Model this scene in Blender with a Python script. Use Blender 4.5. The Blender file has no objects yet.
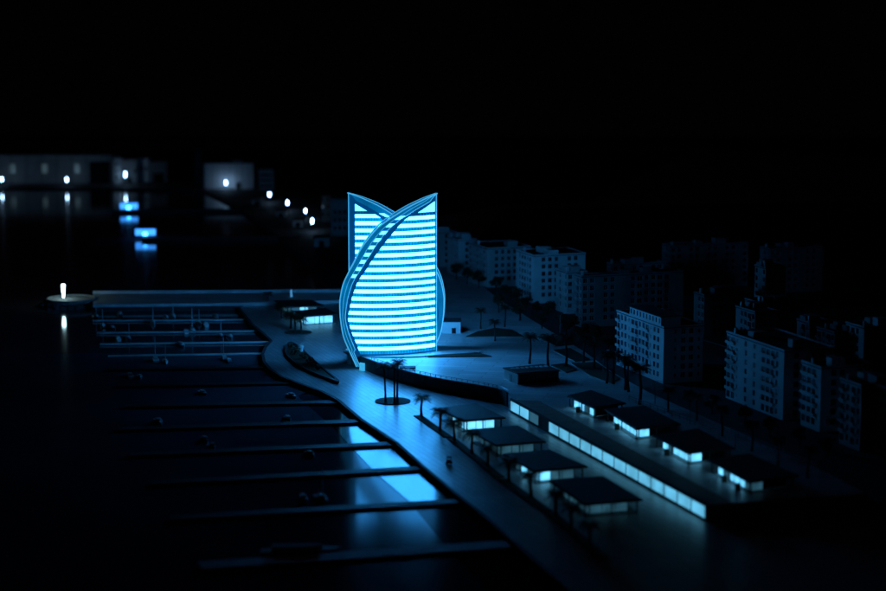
import bpy, math, random
from mathutils import Vector, Matrix

random.seed(7)
scene = bpy.context.scene
COL = scene.collection

# ------------------------------------------------------------------ camera
F = 2090.0                      # focal length in pixels of the 886 px wide photograph
HC = 157.0                      # camera height above the water (the model is built at the size it stands for)
HORIZON = -18.0
PITCH = math.atan((295.5 - HORIZON) / F)
cam_d = bpy.data.cameras.new('camera')
cam = bpy.data.objects.new('camera', cam_d)
COL.objects.link(cam)
cam.location = (0, 0, HC)
cam.rotation_euler = (math.pi / 2 - PITCH, 0, 0)
cam_d.sensor_width = 36.0
cam_d.lens = F / 886.0 * 36.0
cam_d.clip_start = 1.0
cam_d.clip_end = 6000.0
cam_d.dof.use_dof = True
cam_d.dof.focus_distance = 835.0
cam_d.dof.aperture_fstop = 0.020
scene.camera = cam

# ------------------------------------------------------------------ world and exposure (a dark room: no sun, no sky)
w = bpy.data.worlds.new('World')
scene.world = w
w.use_nodes = True
bg = w.node_tree.nodes['Background']
bg.inputs[0].default_value = (0.0006, 0.0003, 0.0005, 1)
bg.inputs[1].default_value = 1.0
scene.view_settings.view_transform = 'Standard'
scene.view_settings.look = 'None'
scene.view_settings.gamma = 1.0
scene.view_settings.exposure = 0.0
scene.cycles.use_denoising = True
scene.cycles.max_bounces = 6
scene.cycles.sample_clamp_indirect = 4.0


# ------------------------------------------------------------------ pixel to place
_U = Vector((0, math.sin(PITCH), math.cos(PITCH)))
_Fw = Vector((0, math.cos(PITCH), -math.sin(PITCH)))


def ray(px, py):
    return Vector((px - 443.0, 0, 0)) + _U * (295.5 - py) + _Fw * F


def P(px, py, z=0.0):
    """where the ray through a pixel of the photograph meets the level z"""
    d = ray(px, py)
    t = (z - HC) / d.z
    return Vector((d.x * t, d.y * t, z))


def Q(px, py, Y):
    """where it meets the upright plane at distance Y"""
    d = ray(px, py)
    t = Y / d.y
    return Vector((d.x * t, Y, HC + d.z * t))


ZW, ZQ, ZP = 0.0, 1.6, 6.4          # water, promenade, upper plaza
GA = math.radians(19.6)
UU = Vector((math.sin(GA), -math.cos(GA), 0))     # along the quay, towards the camera
VV = Vector((math.cos(GA), math.sin(GA), 0))      # across it, inland


# ------------------------------------------------------------------ helpers
class MB:
    def __init__(s):
        s.v, s.f, s.m = [], [], []

    def add(s, vs, fs, mi=0):
        o = len(s.v)
        s.v += [tuple(v) for v in vs]
        s.f += [tuple(i + o for i in f) for f in fs]
        s.m += [mi] * len(fs)
        return s

    def prism(s, pts, z0, z1, mi=0):
        n = len(pts)
        z0 = z0 if hasattr(z0, '__len__') else [z0] * n
        z1 = z1 if hasattr(z1, '__len__') else [z1] * n
        vs = [(p[0], p[1], z0[i]) for i, p in enumerate(pts)] + [(p[0], p[1], z1[i]) for i, p in enumerate(pts)]
        a = sum(pts[i][0] * pts[(i + 1) % n][1] - pts[(i + 1) % n][0] * pts[i][1] for i in range(n))
        fs = [tuple(range(n, 2 * n)), tuple(range(n - 1, -1, -1))]
        fs += [(i, (i + 1) % n, n + (i + 1) % n, n + i) for i in range(n)]
        if a < 0:
            fs = [tuple(reversed(f)) for f in fs]
        return s.add(vs, fs, mi)

    def box(s, x0, x1, y0, y1, z0, z1, mi=0):
        return s.prism([(x0, y0), (x1, y0), (x1, y1), (x0, y1)], z0, z1, mi)

    def tube(s, pts, rad, n=6, mi=0):
        rad = rad if hasattr(rad, '__len__') else [rad] * len(pts)
        pts = [Vector(p) for p in pts]
        vs = []
        for i, p in enumerate(pts):
            t = (pts[min(i + 1, len(pts) - 1)] - pts[max(i - 1, 0)]).normalized()
            a = t.cross(Vector((0, 1, 0)) if abs(t.y) < .9 else Vector((1, 0, 0))).normalized()
            b = t.cross(a)
            for k in range(n):
                g = 2 * math.pi * k / n
                vs.append(p + (a * math.cos(g) + b * math.sin(g)) * rad[i])
        fs = []
        for i in range(len(pts) - 1):
            for k in range(n):
                k2 = (k + 1) % n
                fs.append((i * n + k, i * n + k2, (i + 1) * n + k2, (i + 1) * n + k))
        fs.append(tuple(range(n)))
        fs.append(tuple(reversed(range((len(pts) - 1) * n, len(pts) * n))))
        return s.add(vs, fs, mi)

    def lathe(s, prof, n=16, c=(0, 0, 0), mi=0):
        vs = [(c[0] + r * math.cos(2 * math.pi * k / n), c[1] + r * math.sin(2 * math.pi * k / n), c[2] + z)
              for r, z in prof for k in range(n)]
        fs = [(i * n + k, i * n + (k + 1) % n, (i + 1) * n + (k + 1) % n, (i + 1) * n + k)
              for i in range(len(prof) - 1) for k in range(n)]
        fs += [tuple(reversed(range(n))), tuple(range((len(prof) - 1) * n, len(prof) * n))]
        return s.add(vs, fs, mi)

    def mesh(s, name, mats, smooth=False):
        me = bpy.data.meshes.new(name)
        me.from_pydata(s.v, [], s.f)
        for m in (mats if isinstance(mats, (list, tuple)) else [mats]):
            me.materials.append(m)
        me.polygons.foreach_set('material_index', s.m)
        if smooth:
            me.polygons.foreach_set('use_smooth', [True] * len(me.polygons))
        me.update()
        return me

    def build(s, name, mats, parent=None, smooth=False):
        return link(name, s.mesh(name, mats, smooth), parent)


def link(name, data, parent=None, loc=None, rz=None, scale=None):
    o = bpy.data.objects.new(name, data)
    COL.objects.link(o)
    if parent is not None:
        o.parent = parent
    if loc is not None:
        o.location = loc
    if rz is not None:
        o.rotation_euler = (0, 0, rz)
    if scale is not None:
        o.scale = scale if hasattr(scale, '__len__') else (scale,) * 3
    return o


def tag(o, label, cat, group=None, kind=None):
    o['label'] = label
    o['category'] = cat
    if group:
        o['group'] = group
    if kind:
        o['kind'] = kind
    return o


def struct(o, label=None, kind='structure'):
    o['kind'] = kind
    if label:
        o['label'] = label
    return o


def root(name, loc, label, cat, group=None, rz=0.0, scale=None):
    return tag(link(name, None, None, loc, rz, scale), label, cat, group)


def interp(xs, ys, x):
    if x <= xs[0]:
        return ys[0]
    for i in range(len(xs) - 1):
        if x <= xs[i + 1]:
            t = (x - xs[i]) / (xs[i + 1] - xs[i])
            return ys[i] + (ys[i + 1] - ys[i]) * t
    return ys[-1]


def smooth_curve(pts, n=6, closed=False):
    out = []
    m = len(pts)
    rng = range(m) if closed else range(m - 1)
    for i in rng:
        g = (lambda k: pts[k % m]) if closed else (lambda k: pts[max(0, min(m - 1, k))])
        a, b, c, d = g(i - 1), g(i), g(i + 1), g(i + 2)
        for k in range(n):
            t = k / n
            out.append(tuple(.5 * (2 * b[j] + (c[j] - a[j]) * t + (2 * a[j] - 5 * b[j] + 4 * c[j] - d[j]) * t * t
                             + (3 * b[j] - a[j] - 3 * c[j] + d[j]) * t ** 3) for j in range(len(b))))
    if not closed:
        out.append(tuple(pts[-1]))
    return out


# ------------------------------------------------------------------ materials
def mat(name, col, rough=.7, var=.15, scale=.3, emit=None, estr=1.0, spec=.5, metal=0.0, bump=0.0, bscale=2.0, ior=None, evar=0.0, escale=.4):
    m = bpy.data.materials.new(name)
    m.use_nodes = True
    nt = m.node_tree
    b = nt.nodes['Principled BSDF']
    b.inputs['Roughness'].default_value = rough
    b.inputs['Metallic'].default_value = metal
    b.inputs['Specular IOR Level'].default_value = spec
    if ior:
        b.inputs['IOR'].default_value = ior
    tc = nt.nodes.new('ShaderNodeTexCoord')
    nz = nt.nodes.new('ShaderNodeTexNoise')
    nz.inputs['Scale'].default_value = scale
    nz.inputs['Detail'].default_value = 6
    nt.links.new(tc.outputs['Object'], nz.inputs['Vector'])
    r = nt.nodes.new('ShaderNodeValToRGB')
    r.color_ramp.elements[0].position = .3
    r.color_ramp.elements[1].position = .72
    r.color_ramp.elements[0].color = tuple(c * (1 - var) for c in col) + (1,)
    r.color_ramp.elements[1].color = tuple(min(1, c * (1 + var)) for c in col) + (1,)
    nt.links.new(nz.outputs['Fac'], r.inputs[0])
    nt.links.new(r.outputs[0], b.inputs['Base Color'])
    if bump:
        n2 = nt.nodes.new('ShaderNodeTexNoise')
        n2.inputs['Scale'].default_value = bscale
        n2.inputs['Detail'].default_value = 4
        nt.links.new(tc.outputs['Object'], n2.inputs['Vector'])
        bp = nt.nodes.new('ShaderNodeBump')
        bp.inputs['Strength'].default_value = bump
        bp.inputs['Distance'].default_value = .3
        nt.links.new(n2.outputs['Fac'], bp.inputs['Height'])
        nt.links.new(bp.outputs[0], b.inputs['Normal'])
    if emit:
        b.inputs['Emission Color'].default_value = tuple(emit) + (1,)
        b.inputs['Emission Strength'].default_value = estr
        if evar:
            n3 = nt.nodes.new('ShaderNodeTexNoise')
            n3.inputs['Scale'].default_value = escale
            n3.inputs['Detail'].default_value = 2
            nt.links.new(tc.outputs['Object'], n3.inputs['Vector'])
            mr = nt.nodes.new('ShaderNodeMapRange')
            mr.inputs[1].default_value = .3
            mr.inputs[2].default_value = .7
            mr.inputs[3].default_value = estr * (1 - evar)
            mr.inputs[4].default_value = estr * (1 + evar)
            nt.links.new(n3.outputs['Fac'], mr.inputs[0])
            nt.links.new(mr.outputs[0], b.inputs['Emission Strength'])
    return m


def deck_mat(name, col, pitch, rough, angle):
    """pale paving laid in long courses: fine joints as relief and a small change of tone"""
    m = mat(name, col, rough, .18, .06)
    nt = m.node_tree
    b = nt.nodes['Principled BSDF']
    tc = nt.nodes.new('ShaderNodeTexCoord')
    mp = nt.nodes.new('ShaderNodeMapping')
    mp.inputs['Rotation'].default_value = (0, 0, angle)
    nt.links.new(tc.outputs['Object'], mp.inputs[0])
    br = nt.nodes.new('ShaderNodeTexBrick')
    br.inputs['Scale'].default_value = 1.0
    br.inputs['Brick Width'].default_value = pitch * 5
    br.inputs['Row Height'].default_value = pitch
    br.inputs['Mortar Size'].default_value = .14
    br.inputs['Color1'].default_value = (.78, .78, .78, 1)
    br.inputs['Color2'].default_value = (1, 1, 1, 1)
    br.inputs['Mortar'].default_value = (.45, .45, .45, 1)
    nt.links.new(mp.outputs[0], br.inputs['Vector'])
    mx = nt.nodes.new('ShaderNodeMix')
    mx.data_type = 'RGBA'
    mx.blend_type = 'MULTIPLY'
    mx.inputs[0].default_value = 1.0
    src = b.inputs['Base Color'].links[0].from_socket
    nt.links.new(src, mx.inputs[6])
    nt.links.new(br.outputs['Color'], mx.inputs[7])
    nt.links.new(mx.outputs[2], b.inputs['Base Color'])
    bp = nt.nodes.new('ShaderNodeBump')
    bp.inputs['Strength'].default_value = .35
    bp.inputs['Distance'].default_value = .12
    nt.links.new(br.outputs['Fac'], bp.inputs['Height'])
    bp.invert = True
    nt.links.new(bp.outputs[0], b.inputs['Normal'])
    return m


M = {}
M['promenade'] = deck_mat('promenade_paving', (.44, .45, .46), 2.2, .34, -GA + math.radians(90))
M['plaza'] = deck_mat('plaza_paving', (.68, .69, .71), 4.0, .42, math.radians(12))
M['terrace'] = mat('terrace_decking', (.30, .23, .19), .6, .2, .3)
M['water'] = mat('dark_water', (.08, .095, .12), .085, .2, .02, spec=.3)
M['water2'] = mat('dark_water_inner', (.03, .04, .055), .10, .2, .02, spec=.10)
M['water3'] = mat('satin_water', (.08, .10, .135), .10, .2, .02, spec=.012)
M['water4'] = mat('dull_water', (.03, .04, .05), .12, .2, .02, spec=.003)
M['jetty'] = mat('jetty_timber', (.045, .045, .048), .6, .3, .5)
M['dark_wall'] = mat('dark_retaining_wall', (.04, .036, .038), .7, .4, .4)
M['quay'] = mat('quay_stone', (.05, .05, .055), .8, .4, .5)
M['pier'] = mat('pier_concrete', (.75, .76, .76), .7, .2, .15)
M['rock'] = mat('rock', (.12, .12, .12), .9, .5, .6)
M['asphalt'] = mat('asphalt', (.045, .045, .05), .8, .25, .5)
M['kerb'] = mat('kerb_stone', (.28, .28, .28), .8, .2, .5)
M['paint'] = mat('road_paint', (.7, .7, .7), .7, .15, 1)
M['grass'] = mat('dark_lawn', (.018, .026, .012), .9, .5, .8, bump=.6, bscale=3)
M['leaf'] = mat('leaf', (.022, .035, .014), .6, .4, .7)
M['palm_leaf'] = mat('palm_leaf', (.02, .03, .012), .5, .4, .7)
M['bark'] = mat('bark', (.035, .026, .02), .9, .4, 2)
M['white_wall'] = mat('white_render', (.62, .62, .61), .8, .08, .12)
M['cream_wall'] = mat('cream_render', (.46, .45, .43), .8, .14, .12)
M['dimmed_wall'] = mat('dimmed_render', (.24, .24, .24), .8, .14, .12)  # white card darkened in its colour for the dimmer blocks
M['roof'] = mat('flat_roof_felt', (.05, .04, .04), .9, .4, .3)
M['bright_wall'] = mat('bright_white_render', (.85, .86, .88), .8, .06, .12)
M['tile_roof'] = mat('red_tile_roof', (.11, .045, .035), .85, .35, .5)
M['glass'] = mat('dark_window_glass', (.01, .012, .015), .12, .2, .5)
M['white_paint'] = mat('white_paint', (.7, .7, .7), .45, .1, .6)
M['hull_dark'] = mat('navy_hull', (.04, .05, .08), .35, .2, .6)
M['metal'] = mat('grey_metal', (.25, .25, .27), .4, .2, 1, metal=.8)
M['pav_roof'] = mat('pavilion_roof', (.032, .03, .03), .6, .4, .4)
M['wood'] = mat('dark_timber', (.05, .035, .025), .7, .35, 1)
M['red'] = mat('dull_red_paint', (.30, .04, .03), .5, .2, 1)
M['rubber'] = mat('rubber', (.02, .02, .02), .8, .2, 1)
# things that give off light, and tower parts given a glow
M['strip'] = mat('lit_floor', (.6, .7, .75), .3, .05, .3, (.036, .36, 1.0), 18.0, evar=.12, escale=.12)
M['lens'] = mat('lit_rim_square', (.5, .6, .7), .3, .05, .3, (.06, .40, 1.0), 5.5)
M['spandrel'] = mat('glowing_blue_glass', (.05, .12, .2), .2, .1, .3, (.0, .31, .80), 1.0, evar=.3, escale=.35)
M['mullion'] = mat('blue_mullion', (.03, .06, .1), .3, .1, .3, (.0, .20, .62), .75)  # glow in the bars softens them against the lit glass
M['core'] = mat('deep_blue_acrylic', (.03, .07, .12), .2, .1, .3, (.0, .14, .50), .34)
M['rim'] = mat('pale_blue_acrylic', (.07, .13, .18), .15, .1, .3, (.0, .30, .80), .42, evar=.3, escale=.15)  # emission stands for tower light falling on the plate
M['edge'] = mat('glowing_acrylic_edge', (.4, .6, .7), .2, .05, .3, (.08, .55, 1.0), .75)
M['panel'] = mat('lit_gallery_panel', (.5, .6, .6), .4, .12, .25, (.13, .54, .84), .86, evar=.3, escale=.16)
M['panel_dim'] = mat('dim_gallery_panel', (.4, .5, .5), .4, .12, .25, (.14, .55, .8), .16)
M['pav_lit'] = mat('lit_pavilion_glass', (.6, .7, .7), .3, .1, .4, (.15, .62, 1.0), 1.3, evar=.4, escale=.3)
M['pav_dim'] = mat('dim_pavilion_glass', (.5, .6, .6), .3, .1, .4, (.13, .5, .75), .11, evar=.6, escale=.3)
M['lamp'] = mat('lamp_glow', (.8, .9, .9), .3, .05, 1, (.34, .62, 1.0), 34.0)
M['beacon'] = mat('beacon_glow', (.8, .9, .9), .3, .05, 1, (.52, .90, 1.0), 14.0)
M['marker'] = mat('marker_post_glow', (.5, .6, .7), .3, .05, 1, (.1, .45, .9), .5)
M['blue_box'] = mat('lit_blue_hut', (.2, .4, .7), .3, .05, 1, (.04, .30, 1.0), 2.0)
M['hall_window'] = mat('lit_hall_window', (.4, .5, .5), .3, .05, 1, (.30, .50, .58), .10)
M['small_light'] = mat('small_light_box', (.3, .5, .6), .3, .05, 1, (.05, .5, .9), .8)


# ================================================================== THE SETTING
# quay edge in the photograph
QUAY = [(236, 304), (246, 317), (253, 325), (264, 334), (271, 341), (265.5, 347), (262.5, 354), (264, 362), (270, 369), (281.6, 376.7),
        (302, 384.5), (321, 391), (338, 400), (361, 419.5), (396.5, 443), (421, 465), (453, 492), (478, 511), (560, 582), (660, 668)]
quay_w = [P(x, y, ZQ) for x, y in QUAY]
far_pts = [P(1250, 668, ZQ), P(1500, 300, ZQ), P(1250, 175, ZQ), P(700, 148, ZQ), P(-250, 150, ZQ)]
coast = [P(-250, 186, ZQ), P(100, 187, ZQ), P(205, 190, ZQ), P(232, 203, ZQ), P(262, 222, ZQ), P(298, 252, ZQ), P(325, 276, ZQ), P(338, 288, ZQ), P(330, 293, ZQ),
         P(300, 296, ZQ)]
land = quay_w + far_pts + coast
mb = MB().prism([(p.x, p.y) for p in land], -1.5, ZQ)
promenade = struct(mb.build('promenade', [M['promenade']]), 'blue lit paved promenade along the marina quay')
# quay face a little proud of the paving slab, and the coping stones as a line of pale blocks
mb = MB()
for i in range(len(quay_w) - 1):
    a, b = quay_w[i], quay_w[i + 1]
    t = (b - a).normalized()
    n = Vector((t.y, -t.x, 0))
    if n.x > 0:
        n = -n
    mb.prism([a + n * .05, b + n * .05, b + n * .45, a + n * .45], -1.4, ZQ - .35)
mb.build('quay_wall', M['quay'], promenade)
mb = MB()
cop = smooth_curve([(p.x, p.y) for p in quay_w[:-1]], 1)
for i in range(len(quay_w) - 2):
    a, b = quay_w[i], quay_w[i + 1]
    L = (b - a).length
    t = (b - a) / L
    n = Vector((-t.y, t.x, 0))
    if n.x < 0:
        n = -n
    mb.prism([a - n * .6, a + t * (L - .02) - n * .6, a + t * (L - .02) + n * .7, a + n * .7], ZQ - .3, ZQ + .16)
mb.build('coping', M['quay'], promenade)

sg = [P(-240, 151, ZQ), P(-251, 186.5, ZQ), P(100, 187.5, ZQ), P(204, 190.6, ZQ), P(231, 203.8, ZQ), P(261, 223, ZQ), P(297, 253, ZQ), P(324, 277, ZQ), P(337, 289, ZQ), P(420, 288, ZQ), P(690, 151, ZQ)]
struct(MB().prism([(p.x, p.y) for p in sg], -1.4, ZQ + .03).build('shore_ground', M['asphalt']), 'dark ground of the far shore')  # dark sheet over the pale land so the lamplit shore stays dark

# upper plaza: its front stands on the dark curved wall, then runs along the lit gallery
WALL = [(359, 367.5), (367, 370.5), (378, 374.8), (400, 381.8), (420, 387), (441, 391.5), (462, 395.2), (484, 399), (500, 402.5), (508, 406.5)]
wall_w = [Vector(p + (ZP,)) for p in smooth_curve([(P(x, y, ZQ).x, P(x, y, ZQ).y) for x, y in WALL], 4)]
S0, S1 = P(511, 412, ZQ), P(706, 521, ZQ)                     # foot of the gallery
sdir = (S1 - S0).normalized()
snor = Vector((-sdir.y, sdir.x, 0))
if snor.x < 0:
    snor = -snor
plz = wall_w + [Vector((S0.x, S0.y, ZP)), Vector((S1.x, S1.y, ZP)), Vector((S1.x, S1.y, ZP)) + snor * 60 + sdir * 2,
                P(1050, 520, ZP), P(1500, 300, ZP), P(1100, 190, ZP), P(500, 205, ZP), P(395, 225, ZP), P(372, 300, ZP), P(352, 335, ZP), P(349, 352, ZP)]
mb = MB().prism([(p.x, p.y) for p in plz], ZQ - .2, ZP)
plaza = struct(mb.build('plaza', [M['plaza']]), 'raised pale plaza round the glowing tower')

# timber terrace strip on top of the gallery
a, b = Vector((S0.x, S0.y, 0)), Vector((S1.x, S1.y, 0))
mb = MB().prism([a + snor * 1.0 + sdir * 2, b + snor * 1.0, b + snor * 8.5, a + snor * 8.5 + sdir * 6], ZP + .004, ZP + .05)
struct(mb.build('terrace_path', M['terrace']), 'brown decked walkway above the lit gallery')

# water in two glossy sheets with a seam between them
SEAM = [(298, 396), (306, 404), (331, 425.5), (353, 450), (376, 474), (410, 502.6), (432, 528.4), (470, 572), (520, 632), (560, 680)]
seam_w = [P(x, y, 0) for x, y in SEAM]
edge_under = [P(x, y, 0) for x, y in [(760, 690), (560, 560), (440, 470), (372, 412), (330, 388)]]
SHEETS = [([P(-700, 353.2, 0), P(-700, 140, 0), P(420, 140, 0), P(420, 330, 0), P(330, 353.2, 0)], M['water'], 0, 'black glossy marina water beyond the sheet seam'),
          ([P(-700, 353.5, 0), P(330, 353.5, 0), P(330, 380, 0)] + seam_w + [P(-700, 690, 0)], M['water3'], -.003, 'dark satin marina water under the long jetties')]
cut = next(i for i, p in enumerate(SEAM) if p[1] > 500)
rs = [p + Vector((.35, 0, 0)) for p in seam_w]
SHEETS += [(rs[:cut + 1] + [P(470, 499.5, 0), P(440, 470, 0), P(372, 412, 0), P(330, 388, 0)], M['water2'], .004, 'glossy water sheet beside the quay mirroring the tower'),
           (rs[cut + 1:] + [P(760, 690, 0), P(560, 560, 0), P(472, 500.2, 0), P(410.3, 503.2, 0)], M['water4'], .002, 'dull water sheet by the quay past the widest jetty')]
for pts, m_, z_, lab in SHEETS:
    struct(MB().prism([(p.x, p.y) for p in pts], -.6, z_).build('water', m_), lab)
mb = MB().prism([(p.x, p.y) for p in [P(-760, 720, 0), P(-760, 135, 0), P(1500, 135, 0), P(1500, 720, 0)]], -2.4, -1.7)
struct(mb.build('ground', M['quay']), 'dark base under the water')

# road along the apartment blocks
def along(o, u, v, z=ZP):
    p = o + UU * u + VV * v
    return Vector((p.x, p.y, z))


RO = P(470, 262, ZP)
sp = [P(x, y, ZP) for x, y in [(455, 264), (500, 300), (545, 328), (585, 352), (612, 372), (650, 393), (720, 424), (830, 474), (880, 502), (1400, 420), (1400, 300), (1080, 196), (505, 209)]]
struct(MB().prism([(p.x, p.y) for p in sp], ZP - .5, ZP + .003).build('street_ground', M['asphalt']), 'dark ground between the apartment blocks')
mb = MB().prism([along(RO, 0, -16), along(RO, 560, 31), along(RO, 560, 44), along(RO, 0, -6)], ZP + .004, ZP + .03)
road = struct(mb.build('road', M['asphalt']), 'dark road in front of the apartment blocks')
for k in range(26):
    u = 14 + k * 20
    v0 = -11 + u / 560 * 48.5
    mb = MB().prism([along(RO, u, v0 - .15), along(RO, u + 7, v0 + .45), along(RO, u + 7, v0 + .75), along(RO, u, v0 + .15)], ZP + .034, ZP + .042)
    mb.build('lane_dash', M['paint'], road)
for va, vb in ((-16.5, 30.4), (-5.4, 44.6)):
    mb = MB().prism([along(RO, 0, va), along(RO, 560, vb), along(RO, 560, vb + .6), along(RO, 0, va + .6)], ZP - .02, ZP + .16)
    mb.build('kerb', M['kerb'], road)

# breakwater pier with a round head
pier = struct(link('pier', None), 'grey breakwater pier reaching out across the water')
ps = [P(93, 304.5, 3.2), P(245, 303, 3.2), P(345, 300, 3.2), P(345, 292.2, 3.2), P(200, 293.0, 3.2), P(93, 293.8, 3.2)]
mb = MB().prism([(p.x, p.y) for p in ps], -1.2, 3.2)
mb.build('pier_deck', M['pier'], pier)
mb = MB()
q0, q1 = P(93, 293.8, 3.2), P(345, 292.2, 3.2)
mb.prism([q0, q1, q1 + Vector((0, 1.4, 0)), q0 + Vector((0, 1.4, 0))], -1.0, 4.6)
mb.build('sea_wall', M['pier'], pier)
q0, q1 = P(93, 304.9, 3.2), P(243, 303.3, 3.2)
mb = MB().prism([q0 + Vector((0, -1.2, 0)), q1 + Vector((0, -1.2, 0)), q1, q0], -1.0, 2.0)
mb.build('mooring_ledge', M['jetty'], pier)
hc = P(71.5, 299, 3.2)
mb = MB().lathe([(12.6, -4.4), (12.6, 0), (12.0, .012), (12.0, .6), (11.3, .6), (11.3, .016), (0.01, .02)], 40, hc)
mb.build('pier_head', M['kerb'], pier)
mb = MB()
rr = random.Random(3)
for k in range(120):
    a_ = rr.uniform(math.pi * .80, math.pi * 2.08)
    r_ = rr.uniform(12.6, 15.6)
    c = Vector((hc.x + math.cos(a_) * r_, hc.y + math.sin(a_) * r_, (15.8 - r_) * .55 - .2))
    s_ = rr.uniform(.8, 1.7)
    vs = [c + Vector((x * s_ * rr.uniform(.5, 1), y * s_ * rr.uniform(.5, 1), z * s_ * rr.uniform(.4, .9))) for x in (-1, 1) for y in (-1, 1) for z in (-1, 1)]
    mb.add(vs, [(0, 1, 3, 2), (4, 6, 7, 5), (0, 4, 5, 1), (2, 3, 7, 6), (0, 2, 6, 4), (1, 5, 7, 3)])
o = mb.build('riprap', M['rock'], pier)
o['kind'] = 'stuff'

# jetties: left end, right end (photograph), each its own thing
ORD = ['first', 'second', 'third', 'fourth', 'fifth', 'sixth', 'seventh', 'eighth', 'ninth', 'tenth', 'eleventh', 'twelfth', 'thirteenth']
JET = [(97, 308.6, 234, 308.0), (93, 320.2, 243, 319.2), (97, 332.3, 256, 330.6), (100, 343.6, 270, 341.5), (108, 355.5, 264, 353.0), (110, 369.0, 268, 366.8),
       (118, 385.2, 300, 382.2), (126, 405.5, 339, 401.5), (120, 428.5, 364, 420.6), (130, 454.0, 397, 443.0), (150, 482.5, 424, 467.5), (172, 517.0, 463, 500.5),
       (200, 565.0, 515, 543.0)]
for k, (xa, ya, xb, yb) in enumerate(JET):
    a, b = P(xa, ya, .8), P(xb, yb, .8)
    hw = (1.3 if k < 5 else 2.6) if k < 12 else 3.6
    t = (b - a).normalized()
    n = Vector((-t.y, t.x, 0))
    j = root('jetty', (a + b) / 2 - Vector((0, 0, .8)), 'narrow dark jetty over the water, %s counting from the breakwater pier' % ORD[k], 'jetty', 'parallel jetties in the marina')
    if k == 12:
        j['label'] = 'wide grey jetty with the long pale boat moored on it'
        del j['group']
    off = j.location
    mb = MB().prism([a - off - n * hw, b - off + t * 2 - n * hw, b - off + t * 2 + n * hw, a - off + n * hw], .35, .8)
    mb.build('deck', M['pier' if k < 5 or k == 12 else 'jetty'], j)
    L = (b - a).length
    mb = MB()
    for q in range(int(L / 11) + 1):
        for s_ in (-1, 1):
            c = a - off + t * (1 + q * 11) + n * s_ * (hw - .25)
            mb.lathe([(.22, -1.3), (.22, .36)], 6, (c.x, c.y, 0))
    mb.build('pile_row', M['wood'], j)['kind'] = 'stuff'

# far jetties with the two lit huts
for k, (xa, ya, xb, yb, lab) in enumerate([(112, 210.0, 268, 208.0, 'long low jetty in the far basin with the farther blue hut'),
                                           (142, 237.0, 300, 236.0, 'long low jetty in the far basin with the closer blue hut')]):
    a, b = P(xa, ya, 2.4), P(xb, yb, 2.4)
    j = root('jetty', (a + b) / 2 - Vector((0, 0, 2.4)), lab, 'jetty')
    off = j.location
    mb = MB().prism([a - off - Vector((0, 2.5, 0)), b - off - Vector((0, 2.5, 0)), b - off + Vector((0, 2.5, 0)), a - off + Vector((0, 2.5, 0))], -.4, 2.4)
    mb.build('deck', M['jetty'], j)
for k, (x, y, wd, lab) in enumerate([(129, 208.6, 11.5, 'small glowing blue hut at the tip of the farther far-basin jetty'),
                                     (145.5, 235, 12.0, 'small glowing blue hut at the tip of the closer far-basin jetty')]):
    c = P(x, y, 2.4)
    r = root('lit_hut', c, lab, 'hut')
    MB().box(-wd / 2, wd / 2, -1.8, 1.8, .0, 4.0).build('glowing_wall', M['blue_box'], r)
    MB().box(-wd / 2 - .4, wd / 2 + .4, -2.3, 2.3, 4.003, 4.4).build('roof', M['pav_roof'], r)
    MB().box(-1.2, 1.2, -1.96, -1.803, 0, 1.7).build('door_light', M['strip'], r)

# ================================================================== THE TOWER
TC = P(393, 352, ZP)
TY = TC.y
R_ARC, X_F, Y_F, Y_B, XR = 38.0, -8.5, -11.2, -0.6, 17.8


def yarc(x, extra=0.0):
    d = max(-37.5, min(37.5, x - X_F))
    return Y_F + R_ARC - math.sqrt((R_ARC + extra) ** 2 - d * d)


def on_arc(px, py):
    y = -9.0
    for _ in range(12):
        q = Q(px, py, TY + y)
        y = yarc(max(-24, min(19, q.x - TC.x)))
    return q.x - TC.x, q.z


OUT = [(437.3, 193.1), (427, 197.3), (416.3, 202.6), (406, 208), (396, 214.3), (385.5, 221.5), (375.6, 229.7), (362.5, 246.6), (354, 263), (349.2, 272), (343.8, 284),
       (340.9, 298), (340.5, 309), (341.6, 322.7), (344.3, 337), (349.7, 350), (357, 366.5)]
INN = [(435.6, 200.6), (417.5, 213), (406.8, 218.2), (399.3, 225.6), (393.2, 233), (387.1, 240.3), (381.7, 247.3), (376.3, 254.8), (370.9, 262.2), (366.8, 269.2), (361.4, 276.3), (357.3, 283.2),
       (354.6, 290.5), (352.3, 297.3), (350.8, 304), (349.4, 310.8), (348.2, 318.2), (349.9, 325.8), (352.3, 333.3), (355.3, 340.6), (358.3, 348.2), (361, 356)]
o_xz = sorted([on_arc(*p) for p in OUT], key=lambda t: t[1])
i_xz = sorted([on_arc(*p) for p in INN], key=lambda t: t[1])
o_s = smooth_curve(o_xz, 5)
i_s = smooth_curve(i_xz, 5)
OZ, OX = [p[1] for p in o_s], [p[0] for p in o_s]
IZ, IX = [p[1] for p in i_s], [p[0] for p in i_s]
xo = lambda z: interp(OZ, OX, z)
xi = lambda z: min(XR - .5, max(interp(IZ, IX, z), xo(z) + 1.2))
ZTOP = OZ[-1]
tower = root('sail_tower', (TC.x, TC.y, ZP), 'tall glowing blue tower of two curved sail shaped petals striped with lit floors', 'tower')


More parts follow.
